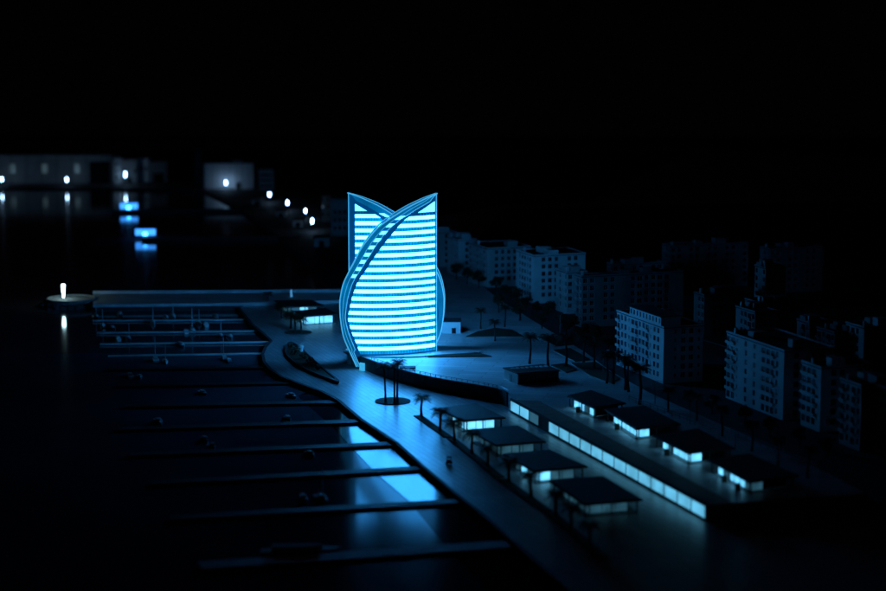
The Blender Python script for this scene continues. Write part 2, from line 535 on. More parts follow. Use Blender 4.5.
def sheet(mb, surf, x0a, x0b, x1a, x1b, za, zb, out, thick, n=14, mi=0):
    """closed strip on the arc or on the flat back between two heights; x0a/x1a at za, x0b/x1b at zb"""
    vs = []
    for d in (0, 1):
        for (l, r_, z) in ((x0a, x1a, za), (x0b, x1b, zb)):
            for k in range(n + 1):
                x = l + (r_ - l) * k / n
                if surf == 'arc':
                    dx = (x - X_F) / R_ARC
                    nx, ny = dx, -math.sqrt(max(.05, 1 - dx * dx))
                    e = out - d * thick
                    vs.append((x + nx * e, yarc(x) + ny * e, z - ZP))
                else:
                    vs.append((x, Y_B + out - d * thick, z - ZP))
    m = n + 1
    fs = []
    for k in range(n):
        fs += [(k, k + 1, m + k + 1, m + k), (2 * m + k + 1, 2 * m + k, 3 * m + k, 3 * m + k + 1),
               (k + 1, k, 2 * m + k, 2 * m + k + 1), (m + k, m + k + 1, 3 * m + k + 1, 3 * m + k)]
    fs += [(0, m, 3 * m, 2 * m), (n, 2 * m + n, 3 * m + n, m + n)]
    if surf != 'arc':
        fs = [tuple(reversed(f)) for f in fs]
    mb.add(vs, fs, mi)


Z1, Z19 = 0, 0
q = Q(437, 216.4, TY - .6); Z1 = q.z
q = Q(437, 344.4, TY - .6); Z19 = q.z
FP = (Z1 - Z19) / 18.0


def petal(parent, rz):
    # solid body between curved front and flat back
    pt = link('petal', None, parent, None, rz)
    zs = [ZP + (ZTOP - .4 - ZP) * k / 60 for k in range(61)]
    n = 22
    vs, fs = [], []
    for z in zs:
        l = min(xo(z) + .3, XR - .1)
        for k in range(n + 1):
            x = l + (XR - l) * k / n
            vs.append((x, yarc(x), z - ZP))
        for k in range(n + 1):
            x = XR - (XR - l) * k / n
            vs.append((x, Y_B, z - ZP))
    m = 2 * (n + 1)
    for i in range(60):
        for k in range(m):
            k2 = (k + 1) % m
            fs.append((i * m + k, i * m + k2, (i + 1) * m + k2, (i + 1) * m + k))
    fs.append(tuple(reversed(range(m))))
    fs.append(tuple(range(60 * m, 61 * m)))
    me = MB().add(vs, fs).mesh('petal', M['core'])
    pt.data if pt.data else None
    bpy.data.objects.remove(pt)
    pt = link('petal', me, parent, None, rz)
    for surf in ('arc', 'flat'):
        MG = .65 if surf == 'arc' else 2.5
        # top lit triangle
        mb = MB()
        za, zb = Z1 + FP * .72, Z1 + FP * 2.5
        while xi(zb) > XR - MG - .1:
            zb -= .1
        for k in range(5):
            z0, z1 = za + (zb - za) * k / 5, za + (zb - za) * (k + 1) / 5
            sheet(mb, surf, min(xi(z0), XR - MG - .1), min(xi(z1), XR - MG - .1), XR - MG, XR - MG, z0, z1, .16, .3, 8)
        mb.build('lit_top_window', M['lens'], pt)
        for f_ in range(19):
            zc = Z1 - f_ * FP
            z0, z1 = zc - FP * .235, zc + FP * .235
            mb = MB()
            sheet(mb, surf, xi(z0), xi(z1), XR - MG, XR - MG, z0, z1, .16, .3, 22)
            mb.build('lit_floor', M['strip'], pt)
            zt = zc - FP * .25
            zl = zc - FP * .75
            if zl < ZP + .2:
                zl = ZP + .2
            mb = MB()
            sheet(mb, surf, xi(zl), xi(zt), XR - MG + .1, XR - MG + .1, zl, zt, .10, .3, 22)
            mb.build('window_band', M['spandrel'], pt)
            if f_ < 9:
                def rx(z, t):
                    return xo(z) + (xi(z) - xo(z)) * t
                mb = MB()
                zq0, zq1 = z0 + .45, z1 + .45
                if xi(zq1) - xo(zq1) > 2.0:
                    sheet(mb, surf, rx(zq0, .36), rx(zq1, .36), rx(zq0, .64), rx(zq1, .64), zq0, zq1, .85, .6, 3)
                    mb.build('rim_light', M['lens'], pt)
        # mullions
        mb = MB()
        for f_ in range(20):
            zt, zl = Z1 - (f_ - 1) * FP - FP * .255, max(Z1 - (f_ - 1) * FP - FP * .745, ZP + .2)
            x = XR - MG - 1.0
            while x > max(xi(zt), xi(zl)) + .4:
                sheet(mb, surf, x - .13, x - .13, x + .13, x + .13, zl, zt, .2, .25, 1)
                x -= 1.15
        mb.build('mullion_grid', M['mullion'], pt)['kind'] = 'stuff'
    # dark vertical fin at the straight edge, glowing outer line
    mb = MB()
    mb.box(XR - .35, XR + .08, yarc(XR) - .45, Y_B + .35, 0, ZTOP - ZP + .2)
    mb.build('edge_fin', M['rim'], pt)
    mb = MB()
    mb.tube([(XR + .12, yarc(XR) - .4, .1), (XR + .12, yarc(XR) - .4, ZTOP - ZP)], .16, 6)
    mb.tube([(XR + .12, Y_B + .3, .1), (XR + .12, Y_B + .3, ZTOP - ZP)], .16, 6)
    mb.build('edge_line', M['edge'], pt)
    # rim plate along the leaf curve, front and back, and its glowing edges
    rz_ = [OZ[0] + (ZTOP - .05 - OZ[0]) * k / 70 for k in range(71)]
    mb = MB()
    for i in range(70):
        z0, z1 = rz_[i], rz_[i + 1]
        wd = lambda z: max(.5, min(.66 * (xi(z) - xo(z)), 5.0)) if z > ZP + 2 else 1.5
        sheet(mb, 'arc', xo(z0), xo(z1), min(xo(z0) + wd(z0), XR), min(xo(z1) + wd(z1), XR), z0, z1, .7, .5, 2)
        if z0 > ZP:
            sheet(mb, 'flat', xo(z0), xo(z1), min(xo(z0) + wd(z0), XR), min(xo(z1) + wd(z1), XR), z0, z1, .55, .4, 2)
    mb.build('rim', M['rim'], pt)
    def ln(frac, e, rad, surf, z0=None):
        pts = []
        for z in rz_:
            if z0 and z < z0:
                continue
            x = xo(z) + frac * (max(.5, min(.66 * (xi(z) - xo(z)), 5.0)) if z > ZP + 2 else 1.5)
            x = min(x, XR)
            if surf == 'arc':
                dx = (x - X_F) / R_ARC
                pts.append((x + dx * e, yarc(x) - math.sqrt(max(.05, 1 - dx * dx)) * e, z - ZP))
            else:
                pts.append((x, Y_B + e, z - ZP))
        return MB().tube(pts, rad, 6)
    ln(0, .7, .24, 'arc').build('rim_line', M['edge'], pt)
    ln(1, .75, .13, 'arc').build('rim_line', M['edge'], pt)
    ln(.5, .75, .09, 'arc').build('rim_line', M['edge'], pt)
    ln(0, .55, .2, 'flat', ZP).build('rim_line', M['edge'], pt)
    return pt


petal(tower, 0.0)
petal(tower, math.pi)

# plinth: a long lens that ramps down to its right tip
pl = smooth_curve([(-17, -7), (-6, -13.2), (8, -13.2), (20, -8.5), (36, -2), (30, 4), (22, 11), (8, 16), (-8, 14), (-19, 6)], 6, True)
mb = MB().prism([(TC.x + p[0], TC.y + p[1]) for p in pl], ZP + .002, [ZP + .55 for p in pl])
tag(mb.build('tower_plinth', M['plaza']), 'low pale lens shaped plinth ramping out from the foot of the glowing tower', 'plinth')

# ================================================================== wall, railing and small things on the plaza
rw = root('retaining_wall', tuple(wall_w[0].xy) + (ZQ,), 'long dark curved wall below the railing of the tower plaza', 'wall')
off = rw.location
mb = MB()
cp = MB()
for i in range(len(wall_w) - 1):
    a, b = wall_w[i] - off, wall_w[i + 1] - off
    t = (b - a).normalized()
    n = Vector((t.y, -t.x, 0))
    if n.y > 0:
        n = -n
    mb.prism([a + n * .05, b + n * .05, b + n * .5, a + n * .5], -.1, ZP - ZQ + .1)
    cp.prism([a - n * .3, b - n * .3, b + n * .6, a + n * .6], ZP - ZQ + .102, ZP - ZQ + .35)
mb.build('wall_face', M['dark_wall'], rw)
cp.build('coping', M['dark_wall'], rw)
rl = root('railing', tuple(wall_w[0].xy) + (ZP + .35,), 'thin dark railing on top of the curved plaza wall', 'railing')
off = rl.location
pts = [p - Vector((off.x, off.y, ZP)) for p in wall_w[6:]]
MB().tube([p + Vector((0, 0, 1.1)) for p in pts], .09, 5).build('top_rail', M['metal'], rl)
MB().tube([p + Vector((0, 0, .6)) for p in pts], .05, 5).build('middle_rail', M['metal'], rl)
pm = MB().box(-.09, .09, -.09, .09, 0, 1.1).mesh('post', M['metal'])
for i in range(0, len(pts)):
    link('post', pm, rl, pts[i])

c = P(362.3, 370.2, ZQ)
MB_ = MB().box(-1.2, 1.2, -.3, .3, 0, 3.2)
o = MB_.build('light_box', M['small_light'], None)
o.location = c + Vector((0, -1.2, 0)); o.rotation_euler = (0, 0, -.62)
tag(o, 'small glowing cyan light box at the foot of the tower rim', 'light box')

c = P(407.5, 370.3, ZP)
sl = root('stone_slab', c + Vector((0, 2.5, 0)), 'low flat dark slab bench lying on the plaza beside the railing', 'bench')
MB().box(-3.2, 3.2, -2.0, 2.0, .5, .95).build('seat', M['quay'], sl)
for s_ in (-1, 1):
    MB().box(s_ * 2.2 - .3, s_ * 2.2 + .3, -1.5, 1.5, 0, .5).build('leg', M['quay'], sl)

c = P(349.5, 364.0, ZQ)
sc_ = root('pedestal_bowl', c, 'small white bowl on a pedestal beside the tower foot', 'sculpture')
MB().lathe([(1.6, 0), (1.6, .4), (.9, .6), (.8, 3.6), (1.1, 4.0)], 14).build('pedestal', M['white_paint'], sc_)
MB().lathe([(.9, 4.0), (2.4, 4.9), (2.6, 5.5), (2.3, 5.5), (1.0, 4.6)], 18).build('bowl', M['white_paint'], sc_)

# white block behind the tower
c = P(449, 333.5, ZP)
bl = root('service_block', c, 'small plain white box building standing behind the tower', 'building')
MB().box(-8, 5, 0, 9, 0, 5.0).build('wall', M['white_wall'], bl)
MB().box(-8.3, 5.3, -.3, 9.3, 5.003, 5.4).build('roof', M['roof'], bl)
MB().box(1.2, 3, -.12, -.003, 0, 2.4).build('door', M['glass'], bl)

# kiosk with a row of skylights
kp = [P(504, 379, ZP), P(517.5, 384.3, ZP), P(559, 381.5, ZP), P(543, 375.5, ZP)]
ko = kp[1]
kr = root('flat_kiosk', ko, 'low flat kiosk on the plaza with a row of pale skylights', 'kiosk')
kl = [p - ko for p in kp]
MB().prism(kl, 0, 4.0).build('wall', M['cream_wall'], kr)
cen = sum(kl, Vector()) / 4
MB().prism([cen + (p - cen) * 1.05 for p in kl], 4.003, 4.45).build('roof', M['pav_roof'], kr)
e1, e2 = kl[2] - kl[1], kl[0] - kl[1]
for k in range(8):
    c = kl[0] + e1 * (.09 + k * .115) - e2 * .22
    MB().prism([c, c + e1 * .06, c + e1 * .06 - e2 * .14, c - e2 * .14], 4.453, 4.75).build('skylight', M['white_paint'], kr)
n1 = Vector((e2.y, -e2.x, 0)).normalized() * (-1 if Vector((e2.y, -e2.x, 0)).x > 0 else 1)
c = kl[1] + e2 * .42
MB().prism([c + n1 * .003, c + e2 * .2 + n1 * .003, c + e2 * .2 + n1 * .12, c + n1 * .12], 0, 2.9).build('door', M['glass'], kr)
n2 = Vector((e1.y, -e1.x, 0)).normalized()
n2 = n2 if n2.y < 0 else -n2
c = kl[1] + e1 * .03
MB().prism([c + n2 * .003, c + e1 * .94 + n2 * .003, c + e1 * .94 + n2 * .1, c + n2 * .1], .15, 3.7).build('shopfront', M['glass'], kr)

# planting beds
BEDS = [([(428, 357.5), (440, 352.8), (455, 350.8), (470, 351.8), (491.5, 357)], 'dark lens shaped lawn bed hugging the foot of the glowing tower'),
        ([(466, 337.3), (478, 332.2), (495, 328.8), (512, 330.5), (523.5, 337)], 'crescent of dark lawn behind the tower plaza'),
        ([(538, 337.5), (556, 346.5), (574, 345), (561, 337)], 'small dark lawn bed between palms and the crescent lawn'),
        ([(553, 351), (575, 362), (590, 360), (570, 349)], 'dark triangular lawn bed in front of the street trees'),
        ([(551, 366), (566, 373), (577, 370.5), (566, 364)], 'small dark lawn bed just behind the flat kiosk'),
        ([(572, 364), (590, 376), (612, 384), (620, 379), (596, 363)], 'long dark lawn bed beside the tall palms by the white apartment block')]
for pxs, lab in BEDS:
    pts = [P(x, y, ZP) for x, y in pxs]
    cen = sum(pts, Vector()) / len(pts)
    o = root('planting_bed', cen, lab, 'lawn')
    loc = [p - cen for p in pts]
    MB().prism([p * 1.02 for p in loc], .004, .25).build('kerb', M['kerb'], o)
    MB().prism(loc, .253, .5).build('turf', M['grass'], o)

# ================================================================== PALMS
def frond(mb, ang, length, rise, droop, rr):
    ca, sa = math.cos(ang), math.sin(ang)
    n = 6
    pts = []
    for k in range(n + 1):
        t = k / n
        r_ = length * t
        pts.append((r_, rise * length * math.sin(t * 1.6) - droop * length * t * t))
    for k in range(n):
        (r0, z0), (r1, z1) = pts[k], pts[k + 1]
        for s_ in (-1, 1):
            for h in (0, .5):
                rs, zs = r0 + (r1 - r0) * h, z0 + (z1 - z0) * h
                re, ze = r0 + (r1 - r0) * (h + .34), z0 + (z1 - z0) * (h + .34)
                wl = length * .36 * math.sin(math.pi * min(.96, (k + h + .8) / (n + .6))) * rr.uniform(.8, 1.15)
                tip = (re + wl * .55, s_ * wl, (zs + ze) / 2 - wl * .45)
                v = [(rs, 0, zs), (re, 0, ze), tip, ((rs + re) / 2 + wl * .35, s_ * wl * .75, (zs + ze) / 2 - wl * .30)]
                mb.add([(x * ca - y * sa, x * sa + y * ca, z) for x, y, z in v], [(0, 1, 2, 3)])


def palm_meshes(seed, h, fl, lean=0.0):
    rr = random.Random(seed)
    tb = MB()
    n = 9
    pts = [(lean * (k / n) ** 1.6 * h, .02 * h * math.sin(k * .6 + seed), h * k / n) for k in range(n + 1)]
    tb.tube(pts, [.42 - .17 * k / n + (.08 if k == 0 else 0) + (.03 if k % 2 else 0) for k in range(n + 1)], 7)
    top = Vector(pts[-1])
    fb = MB()
    for k in range(22):
        lvl = k % 3
        frond(fb, k * 2.399 + rr.uniform(-.2, .2), fl * rr.uniform(.85, 1.1), (.55, .28, .02)[lvl], (.45, .6, .62)[lvl], rr)
    fb.v = [(x + top.x, y + top.y, z + top.z - .1) for x, y, z in fb.v]
    return tb.mesh('trunk', M['bark']), fb.mesh('crown', M['palm_leaf'])


PM = {'short': [palm_meshes(s, 5.6, 3.1, l) for s, l in ((1, .05), (2, -.04), (3, .02))],
      'tall': [palm_meshes(s, 14.2, 3.1, l) for s, l in ((4, -.05), (5, -.01), (6, .03))],
      'mid': [palm_meshes(s, 9.5, 3.3, l) for s, l in ((7, .02), (8, -.03), (9, .0))]}
prr = random.Random(11)


def palm(px, py, z, kind, label, group=None, sc=1.0, rz=None, var=None):
    v = PM[kind][var if var is not None else prr.randrange(3)]
    r = root('palm_tree', P(px, py, z), label, 'palm', group, prr.uniform(0, 6.28) if rz is None else rz, sc)
    link('trunk', v[0], r)
    link('crown', v[1], r)
    return r


# island with the three tall palms
c = P(392.8, 401.5, ZQ)
isl = root('palm_island', c, 'round dark planting island carrying three tall slender palms', 'lawn')
MB().lathe([(6.7, .004), (6.7, .35), (6.4, .35), (6.3, .2)], 32).build('kerb', M['quay'], isl)
MB().lathe([(6.3, .1), (6.2, .3), (4, .42), (.01, .45)], 32).build('turf', M['grass'], isl)
palm(385.6, 401.0, ZQ + .42, 'tall', 'tall palm leaning out over its planting island, by itself', None, .98, 0, 0)
palm(394.6, 403.0, ZQ + .42, 'tall', 'tall upright palm, the shorter of the close pair on the island', None, 1.0, 0, 1)
palm(397.2, 402.4, ZQ + .42, 'tall', 'tall upright palm, the taller of the close pair on the island', None, 1.09, 0, 2)

# row of short palms along the quay pavilions
for k, (x, y) in enumerate([(421.5, 415.3), (440, 430.8), (454, 440.5), (472, 453), (488, 466), (509, 481.5), (531, 496.5), (556, 516), (571, 530), (590, 546)]):
    palm(x, y, ZQ + .3, 'short', 'short palm beside the quay pavilions, %s from the tall palm island' % ORD[k], 'short palms along the quay pavilions', prr.uniform(1.12, 1.32))
segs = [((415, 416), (446, 438)), ((448, 438.5), (497, 478)), ((500, 480), (545, 512)), ((548, 514), (600, 558))]
labs = ['dark planted strip under the first two short palms by the tall palm island', 'dark planted strip beside the second quay pavilion',
        'dark planted strip beside the third quay pavilion', 'dark planted strip beside the last quay pavilion']
for (a, b), lab in zip(segs, labs):
    a, b = P(a[0], a[1], ZQ), P(b[0], b[1], ZQ)
    t = (b - a).normalized()
    n = Vector((-t.y, t.x, 0))
    n = n if n.x > 0 else -n
    cen = (a + b) / 2
    o = root('planting_strip', cen, lab, 'lawn')
    MB().prism([a - cen - n * .6, b - cen - n * .6, b - cen + n * 2.6, a - cen + n * 2.6], .004, .2).build('kerb', M['quay'], o)
    MB().prism([a - cen - n * .4 + t * .2, b - cen - n * .4 - t * .2, b - cen + n * 2.4 - t * .2, a - cen + n * 2.4 + t * .2], .203, .34).build('turf', M['grass'], o)

# palms on the plaza and by the white apartment block
for x, y, s_ in [(530, 363.8, 1.2), (548, 366, 1.25), (566, 367, 1.3), (583.5, 362.5, 1.15), (594, 369, 1.1)]:
    palm(x, y, ZP, 'mid', 'tall thin palm among the lawn beds behind the flat kiosk', 'palms behind the kiosk', s_)
for x, y, s_ in [(607, 383.5, 1.2), (613.5, 384, 1.22), (625, 390, 1.3), (628, 392, 1.18), (640, 404.5, 1.45)]:
    palm(x, y, ZP, 'mid', 'dark bushy palm in front of the white apartment block', 'palms before the white block', s_)
for x, y, s_ in [(495, 341, .9), (481, 329, .9), (505, 327, .95), (520, 320, 1)]:
    palm(x, y, ZP, 'mid', 'dim palm standing round the crescent lawn', 'palms round the crescent lawn', s_)
for x, y in [(668, 412), (697, 421), (722, 436), (752, 451), (778, 466), (808, 478)]:
    palm(x, y, ZP, 'mid', 'dim palm along the road beyond the terrace pavilions', 'palms along the road', prr.uniform(.9, 1.15))

# ================================================================== PAVILIONS
def pavilion(name, roof_px, z0, hgt, label, lit, inset=.17, counters=0):
    """roof_px: back-left, back-right, front-right, front-left of the roof in the photograph"""
    pw = [P(x, y, z0 + hgt) for x, y in roof_px]
    cen = sum(pw, Vector()) / 4
    o = root(name, (cen.x, cen.y, z0), label, 'pavilion')
    q = [Vector((p.x - cen.x, p.y - cen.y, 0)) for p in pw]

    def bil(a, b):
        return (q[0] * (1 - a) + q[1] * a) * (1 - b) + (q[3] * (1 - a) + q[2] * a) * b
    rf = MB().prism(q, hgt - .5, hgt).build('roof', M['pav_roof'], o)
    MB().prism([p * .96 for p in q], hgt + .003, hgt + .18).build('roof_edge', M['pav_roof'], rf)
    MB().prism([bil(.04, .04), bil(.96, .04), bil(.96, .96), bil(.04, .96)], .004, .14).build('floor_slab', M['kerb'], o)
    i = inset
    sides = {'left': (bil(i, i), bil(i, 1 - i * .8)), 'front': (bil(i, 1 - i * .8), bil(1 - i, 1 - i * .8)),
             'right': (bil(1 - i, 1 - i * .8), bil(1 - i, i)), 'back': (bil(1 - i, i), bil(i, i))}
    for sd, (a, b) in sides.items():
        st = lit.get(sd, 'dark')
        L = (b - a).length
        n = max(2, round(L / 4.2))
        t = (b - a) / L
        nn = Vector((-t.y, t.x, 0))
        for k in range(n):
            p0, p1 = a + t * (L * k / n + .12), a + t * (L * (k + 1) / n - .12)
            stk = st if isinstance(st, str) else st[k % len(st)]
            m_ = {'lit': M['pav_lit'], 'dim': M['pav_dim'], 'dark': M['glass']}[stk]
            g = MB().prism([p0 - nn * .06, p1 - nn * .06, p1 + nn * .06, p0 + nn * .06], .3, hgt - .55).build('glass_panel', m_, o)
        fr = MB().prism([-nn * .1 - t * .1, t * .1 - nn * .1, t * .1 + nn * .1, -t * .1 + nn * .1], .15, hgt - .503).mesh('mullion', M['dark_wall'])
        for k in range(n + (sd in ('left', 'right'))):
            link('mullion', fr, o, a + t * (L * k / n) if sd in ('left', 'right') or k else a + t * .25)
    for a_, b_ in ((.06, .06), (.94, .06), (.94, .94), (.06, .94), (.5, .95), (.05, .5)):
        c = bil(a_, b_)
        MB().box(c.x - .2, c.x + .2, c.y - .2, c.y + .2, .15, hgt - .503).build('column', M['wood'], o)
    for k in range(counters):
        c = bil(-.02, .45 + .32 * k)
        MB().box(c.x - .8, c.x + .8, c.y - .8, c.y + .8, .004, 1.9).build('counter', M['wood'], o)
    return o


HV = 4.3
pavilion('quay_pavilion', [(437.5, 408), (476, 403.5), (505.5, 417.5), (463, 421)], ZQ, HV, 'flat roofed quay pavilion with bright lit front, nearest the curved wall', {'front': 'lit', 'left': ['dim', 'lit']})
pavilion('quay_pavilion', [(468, 429.5), (518, 425.5), (546, 441.5), (496, 445.5)], ZQ, HV, 'flat roofed quay pavilion with a dim front, second from the curved wall', {'front': 'dim', 'left': 'dim'})
pavilion('quay_pavilion', [(503, 453.6), (549.5, 449.6), (588, 466.5), (534, 471.5)], ZQ, HV, 'flat roofed quay pavilion with a glowing corner, third from the curved wall', {'front': ['lit', 'dim', 'dim'], 'left': ['dim', 'lit', 'dim', 'lit']})
pavilion('quay_pavilion', [(549, 480), (603, 476), (643, 499.5), (584, 504.5)], ZQ, HV, 'large flat roofed quay pavilion with dim glass, last of its row', {'front': 'dim', 'left': 'dim'})
pavilion('terrace_pavilion', [(567, 395.5), (591, 390), (626, 403), (594, 408)], ZP, 4.0, 'small terrace pavilion with two lit panes, closest to the flat kiosk', {'left': ['lit', 'lit', 'dim']}, .14, 1)
pavilion('terrace_pavilion', [(604, 409), (645, 405.5), (681, 424), (636, 429)], ZP, 4.0, 'terrace pavilion with a lit long side and corner, second from the flat kiosk', {'left': 'lit', 'front': ['lit', 'dark', 'dark']}, .14, 1)
pavilion('terrace_pavilion', [(652, 435), (698, 428.5), (735, 448), (688, 453)], ZP, 4.0, 'terrace pavilion with a dark counter and lit corner, third from the flat kiosk', {'left': ['lit', 'dim', 'lit', 'lit'], 'front': ['lit', 'dark', 'dark'], 'back': ['dim', 'lit']}, .14, 1)
pavilion('terrace_pavilion', [(707, 459), (749, 453.5), (799, 475.5), (749, 482)], ZP, 4.0, 'terrace pavilion with dim front glass, last of the terrace row', {'left': ['lit', 'dim', 'lit', 'lit'], 'front': ['dim', 'dark', 'dark'], 'back': ['dim', 'lit']}, .14, 2)
pavilion('harbour_pavilion', [(274, 300.5), (312, 300), (325, 305.5), (286, 307)], ZQ, 4.2, 'flat roofed pavilion at the pier root, behind its twin', {'front': ['dim', 'lit'], 'left': 'dim'})
pavilion('harbour_pavilion', [(294, 311), (326, 308), (338, 314), (302, 316.5)], ZQ, 4.2, 'flat roofed pavilion at the pier root with a bright lit front', {'front': ['lit', 'lit', 'lit', 'dim'], 'left': 'lit'}, .12)

# ================================================================== LIT GALLERY
ga = root('gallery_wall', (S0.x, S0.y, ZQ), 'long low gallery wall of glowing rectangular panels below the terrace', 'wall')
LG = (S1 - S0).length
out = -snor
MB().prism([out * .1, sdir * LG + out * .1, sdir * LG + out * .35, out * .35], 0, .75).build('plinth', M['quay'], ga)
MB().prism([out * .1, sdir * LG + out * .1, sdir * LG + out * .45, out * .45], 4.35, 4.9).build('fascia', M['quay'], ga)
NP = 17
for k in range(NP):
    p0, p1 = sdir * (LG * k / NP + .22), sdir * (LG * (k + 1) / NP - .22)
    m_ = M['panel_dim'] if k == 2 else (M['dark_wall'] if k == 3 else M['panel'])
    MB().prism([p0 + out * .1, p1 + out * .1, p1 + out * .24, p0 + out * .24], .78, 4.33).build('glowing_panel' if k != 3 else 'dark_panel', m_, ga)
pm = MB().prism([out * .1 - sdir * .16, out * .1 + sdir * .16, out * .42 + sdir * .16, out * .42 - sdir * .16], .752, 4.348).mesh('mullion', M['quay'])
for k in range(NP + 1):
    link('mullion', pm, ga, sdir * (LG * k / NP))
# parapet along the terrace edge
MB().prism([-out * .2, sdir * LG - out * .2, sdir * LG + out * .4, out * .4], 4.903, 5.2).build('coping', M['quay'], ga)

# glowing marker post by the pier
c = P(291.4, 300, ZQ)
mk = root('marker_post', c, 'slim glowing blue post behind the harbour pavilions', 'lamp post')
MB().lathe([(.75, 0), (.75, .3), (.5, .35), (.5, 5.2)], 10).build('post', M['marker'], mk)
MB().lathe([(.55, 5.203), (.55, 5.5), (.2, 5.7)], 10).build('cap', M['metal'], mk)
palm(268, 304, ZQ, 'short', 'lone dark palm at the root of the pier', None, .95)
for x, y, s_ in [(281.5, 318.5, 1.1), (291, 328.5, 1.25), (295, 331, 1.2), (301, 332, 1.15)]:
    palm(x, y, ZQ + .2, 'short', 'dark palm beside the harbour pavilions', 'palms by the harbour pavilions', s_)
c = P(298, 332.5, ZQ)
isl = root('palm_island', c, 'oval dark planting island in front of the harbour pavilions', 'lawn', None, 0, (1, .95, 1))
MB().lathe([(6.2, .004), (6.2, .2), (5.9, .2)], 28).build('kerb', M['quay'], isl)
MB().lathe([(5.9, .05), (5.8, .22), (.01, .3)], 28).build('turf', M['grass'], isl)

# ================================================================== leaf shaped planter on the round quay
LF = [(289.8, 345), (285.7, 349), (286, 356), (293.8, 364), (310, 373.4), (338.5, 383.8), (326, 372.6), (312, 360.4), (302, 351.2), (294.5, 345.8)]
lw = [P(x, y, ZQ) for x, y in LF]
cen = sum(lw, Vector()) / len(lw)
lp = root('leaf_planter', cen, 'pointed boat shaped planter with shrubs on the rounded quay', 'planter')
ol = smooth_curve([((p - cen).x, (p - cen).y) for p in lw], 4, True)
mb = MB()
n = len(ol)
inn = [(p[0] * .9, p[1] * .93) for p in ol]
vs = [(p[0], p[1], .004) for p in ol] + [(p[0] * 1.03, p[1] * 1.03, 1.25) for p in ol] + [(p[0], p[1], 1.25) for p in inn] + [(p[0], p[1], .6) for p in inn]
fs = []
for i in range(n):
    k = (i + 1) % n
    fs += [(i, k, n + k, n + i), (n + i, n + k, 2 * n + k, 2 * n + i), (2 * n + i, 2 * n + k, 3 * n + k, 3 * n + i)]
mb.add(vs, fs)
mb.build('rim_wall', M['quay'], lp)
MB().prism(inn, .3, .8).build('soil', M['grass'], lp)


def leaf_ball(mb, c, r, n, rr, size):
    for _ in range(n):
        d = Vector((rr.gauss(0, 1), rr.gauss(0, 1), rr.gauss(0, .8))).normalized() * r * rr.uniform(.45, 1.05)
        a = Vector((rr.gauss(0, 1), rr.gauss(0, 1), rr.gauss(0, 1))).normalized()
        b = a.cross(Vector((rr.gauss(0, 1), rr.gauss(0, 1), rr.gauss(0, 1)))).normalized()
        p = Vector(c) + d
        s_ = size * rr.uniform(.6, 1.3)
        mb.add([p - a * s_, p + b * s_ * .55, p + a * s_, p - b * s_ * .55], [(0, 1, 2, 3)])


rr = random.Random(5)
for k, (x, y, r_) in enumerate([(291, 351, 1.6), (297, 356, 1.9), (303, 361, 1.8), (310, 366, 1.7), (318, 372, 1.2), (293, 357, 1.3)]):
    c = P(x, y, ZQ) - cen
    mb = MB()
    leaf_ball(mb, (c.x, c.y, 1.1 + r_ * .7), r_, 130, rr, .42)
    mb.build('shrub', M['leaf'], lp)
MB().lathe([(.9, .8), (.9, 2.4), (1.3, 2.6), (1.1, 3.2), (.4, 3.6)], 12, P(301, 357, 0) * 1 - Vector((cen.x, cen.y, 0))).build('urn', M['cream_wall'], lp)

# small cart on the promenade
c = P(449, 464, ZQ)
ct = root('small_cart', c, 'small dark red cart parked alone on the quay promenade', 'cart', None, -GA + .2)
MB().box(-.75, .75, -1.3, 1.3, .45, 1.15).build('body', M['red'], ct)
MB().box(-.7, .7, -1.2, -.2, 1.153, 1.5).build('seat', M['rubber'], ct)
MB().box(-.8, .8, -1.3, 1.2, 2.25, 2.38).build('canopy', M['wood'], ct)
pm = MB().box(-.05, .05, -.05, .05, 1.15, 2.25).mesh('post', M['metal'])
wm = MB()
wm.lathe([(.42, -.12), (.42, .12)], 14)
wm.v = [(z, x, y) for x, y, z in wm.v]
wm = wm.mesh('wheel', M['rubber'])
for sx in (-1, 1):
    for sy in (-1, 1):
        link('post', pm, ct, (sx * .66, sy * 1.1, 0))
        link('wheel', wm, ct, (sx * .8, sy * .85, .43))

# ================================================================== LAMPS
mb = MB().lathe([(.3, 0), (.3, .4), (.16, .6), (.14, 5.0)], 8)
lpost = mb.mesh('post', M['metal'])
lbulb = MB().lathe([(.2, 4.6), (.35, 5.0), (.55, 6.6), (.48, 7.5), (.1, 7.9)], 12).mesh('bulb', M['lamp'])
for x, y, s_ in [(2, 186.2, .85), (67, 186.6, .85), (125.5, 184.6, (.7, .7, 1.25)), (226, 189.9, .85), (269.5, 202, .85), (287.5, 210.5, .85), (305.5, 218, .75), (312.3, 230.5, .95)]:
    r = root('street_lamp', P(x, y, ZQ), 'small street lamp with a glowing white bulb on the far shore', 'lamp', 'lit lamps on the far shore', 0, s_)
    link('post', lpost, r)
    link('bulb', lbulb, r)
r = root('pier_beacon', P(63.5, 299, 3.2), 'bright white tapering beacon lamp on the round pier head', 'lamp')
MB().lathe([(.55, .02), (.55, .5), (.7, .7)], 12).build('base', M['metal'], r)
MB().lathe([(.45, .703), (.5, 2.0), (.8, 5.0), (.95, 6.8), (.7, 7.2)], 14).build('lamp_body', M['beacon'], r)

